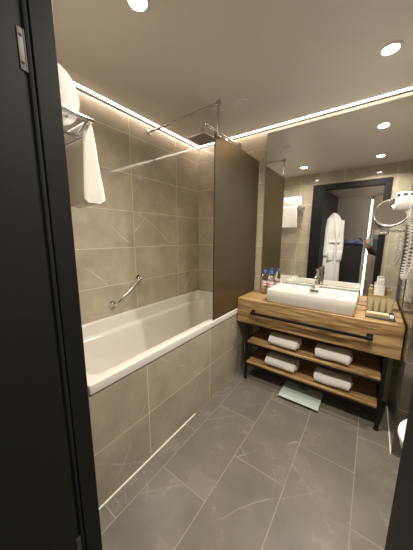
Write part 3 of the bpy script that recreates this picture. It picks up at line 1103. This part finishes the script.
for s in (-1, 1):
    tube(b, [robept(UC + .012 * s, 0.132, 1.245), robept(UC + .03 * s, 0.142, 1.12), robept(UC + .034 * s, 0.146, 0.95 + .05 * s)], 0.013, 8, True, 0.5)
obj('belt', b, M['robe'], rb, True, 70)
for s in (-1, 1):
    b = B()
    t_ = B(); box(t_, s * .085 - .052, s * .085 + .052, 0.108, 0.142, 0.90, 1.055, 0.012, 2)
    merge(b, t_, Matrix(((ax_u.x, ax_n.x, 0, RC.x - ax_n.x * .065), (ax_u.y, ax_n.y, 0, RC.y - ax_n.y * .065), (0, 0, 1, 0), (0, 0, 0, 1))))
    obj('pocket', b, M['robe'], rb, True, 50)

# ================================================================ corridor, seen in the mirror
t = thing('corridor_light_strip', 'upright glowing light strip on the corridor wall, seen in the mirror', 'light strip', (-0.085, -1.1, 0.2))
b = B(); box(b, -0.105, -0.066, -1.0995, -1.088, 0.15, 1.985); obj('profile', b, M['alu'], t)
b = B(); box(b, -0.095, -0.077, -1.0885, -1.080, 0.16, 1.975, 0.002, 1); obj('diffuser', b, M['led_c'], t)
b = B(); box(b, -0.058, 0.075, -1.0995, -1.035, 0.0, 2.049, 0.004); struct('trim_2', b, M['pillar'])
cbn = thing('corridor_cabinet', 'dark low cabinet in the corridor, reflected beside the white robe', 'cabinet', (-0.44, -0.95, 0))
b = B(); box(b, -0.78, -0.142, -1.0985, -0.80, 0.0005, 1.12, 0.003); cc = obj('carcass', b, M['cabinet'], cbn)
b = B(); box(b, -0.79, -0.138, -1.0985, -0.79, 1.1205, 1.142, 0.003); obj('top', b, M['cabinet'], cbn)
for x0 in (-0.777, -0.458):
    b = B(); box(b, x0, x0 + .312, -0.8, -0.785, 0.06, 1.105, 0.003); dd = obj('door', b, M['cabinet'], cbn)
    b = B(); tube(b, [(x0 + .04, -0.782, 0.7), (x0 + .04, -0.765, 0.7), (x0 + .04, -0.765, 0.55), (x0 + .04, -0.782, 0.55)], 0.005, 8); obj('handle', b, M['steel'], dd, True)
bg = thing('blue_bundle', 'blue patterned cloth bag lying on the dark corridor cabinet', 'bag', (-0.30, -0.92, 1.143))
b = B()
rings = []
for i in range(15):
    s = i / 14
    x = -0.47 + 0.33 * s
    h = 0.115 * (sin(pi * (0.06 + 0.9 * s)) ** .5) * (1 + .18 * sin(s * 11))
    d = 0.10 * (sin(pi * (0.04 + 0.92 * s)) ** .5)
    rings.append([V((x, -0.93 + d * cos(2 * pi * k / 24) * (1 + .1 * sin(5 * k + i)), 1.1435 + max(0, h * (0.5 + 0.5 * sin(2 * pi * k / 24)) + .004 * sin(7 * k + i * 2)))) for k in range(24)])
loft(b, rings); obj('body', b, M['bag'], bg, True, 80)
b = B(); tube(b, bend((-0.25, -0.92, 1.235), (-0.19, -0.90, 1.31), (-0.16, -0.92, 1.21), 8), 0.012, 8); obj('carry_strap', b, M['dark_plastic'], bg, True)

# ================================================================ the hand that holds the phone, seen in the mirror
CP = V((0, 0, 1.3))
def ph(r, u, f):
    return CP + right * (r - 0.035) - down * u + fwd * f


def slab(bm, r0, r1, u0, u1, f0, f1, bev):
    t = B()
    box(t, r0 - .035, r1 - .035, u0, u1, f0, f1, bev, 3)
    merge(bm, t, Matrix(((right.x, -down.x, fwd.x, 0), (right.y, -down.y, fwd.y, 0), (right.z, -down.z, fwd.z, 1.3), (0, 0, 0, 1))))


phn = thing('smartphone', 'teal smartphone held up in the doorway, seen in the mirror', 'phone', tuple(ph(-.03, -.055, -.016)))
b = B(); slab(b, -.067, .008, -.132, .016, -.020, -.012, .003); obj('case', b, M['phone'], phn, True, 50)
b = B(); slab(b, -.064, .005, -.128, .012, -.0206, -.0199, .0002); obj('screen', b, M['lens'], phn)
for (r_, u_) in ((-.022, 0.0), (-.022, -.022), (0.0, -.022)):
    b = B(); lathe(b, [(0, 0), (0.0065, 0), (0.0065, 0.0012), (0, 0.0014)], 16, ph(r_, u_, -.0121), fwd); obj('lens', b, M['lens'], phn, True)
bm = B()
wrist = ph(-.100, -.150, -.055)
tube(bm, [wrist, ph(-.098, -.125, -.043), ph(-.094, -.100, -.034), ph(-.090, -.070, -.030), ph(-.088, -.048, -.028)], [.024, .027, .030, .029, .021], 16, True, 0.62)
for k, (u_, L_) in enumerate(((-.046, .046), (-.067, .054), (-.088, .050), (-.107, .038))):
    tube(bm, [ph(-.086, u_, -.028), ph(-.088, u_ + .002, -.012), ph(-.078, u_ + .004, .001), ph(-.078 + L_ * .55, u_ + .007, .0015), ph(-.078 + L_, u_ + .009, -.004)], [.0105, .0098, .0092, .0086, .0066], 12)
tube(bm, [ph(-.096, -.110, -.040), ph(-.082, -.092, -.040), ph(-.064, -.074, -.033), ph(-.048, -.058, -.029)], [.015, .0125, .011, .0075], 12)
elbow = wrist + V((0.05, -0.25, -0.10))
tube(bm, [wrist + (wrist - elbow).normalized() * .01, wrist, wrist.lerp(elbow, .3), wrist.lerp(elbow, .6)], [.023, .024, .029, .034], 16)
person = obj('person', bm, M['skin'], None, True, 80)
tag(person, "person's hand and dark sleeve holding up the phone, reflected in the mirror", 'person')
md = person.modifiers.new('skin_surface', 'REMESH')
md.mode = 'VOXEL'
md.voxel_size = 0.0035
md.use_smooth_shade = True
bm = B()
tube(bm, [wrist.lerp(elbow, .22), wrist.lerp(elbow, .25), wrist.lerp(elbow, .6), elbow, elbow + V((0.05, -0.06, -0.03)), elbow + V((0.06, -0.10, 0.10)), elbow + V((0.06, -0.14, 0.18))], [.036, .040, .045, .052, .054, .056, .058], 18)
obj('sleeve', bm, M['sleeve'], person, True, 70)
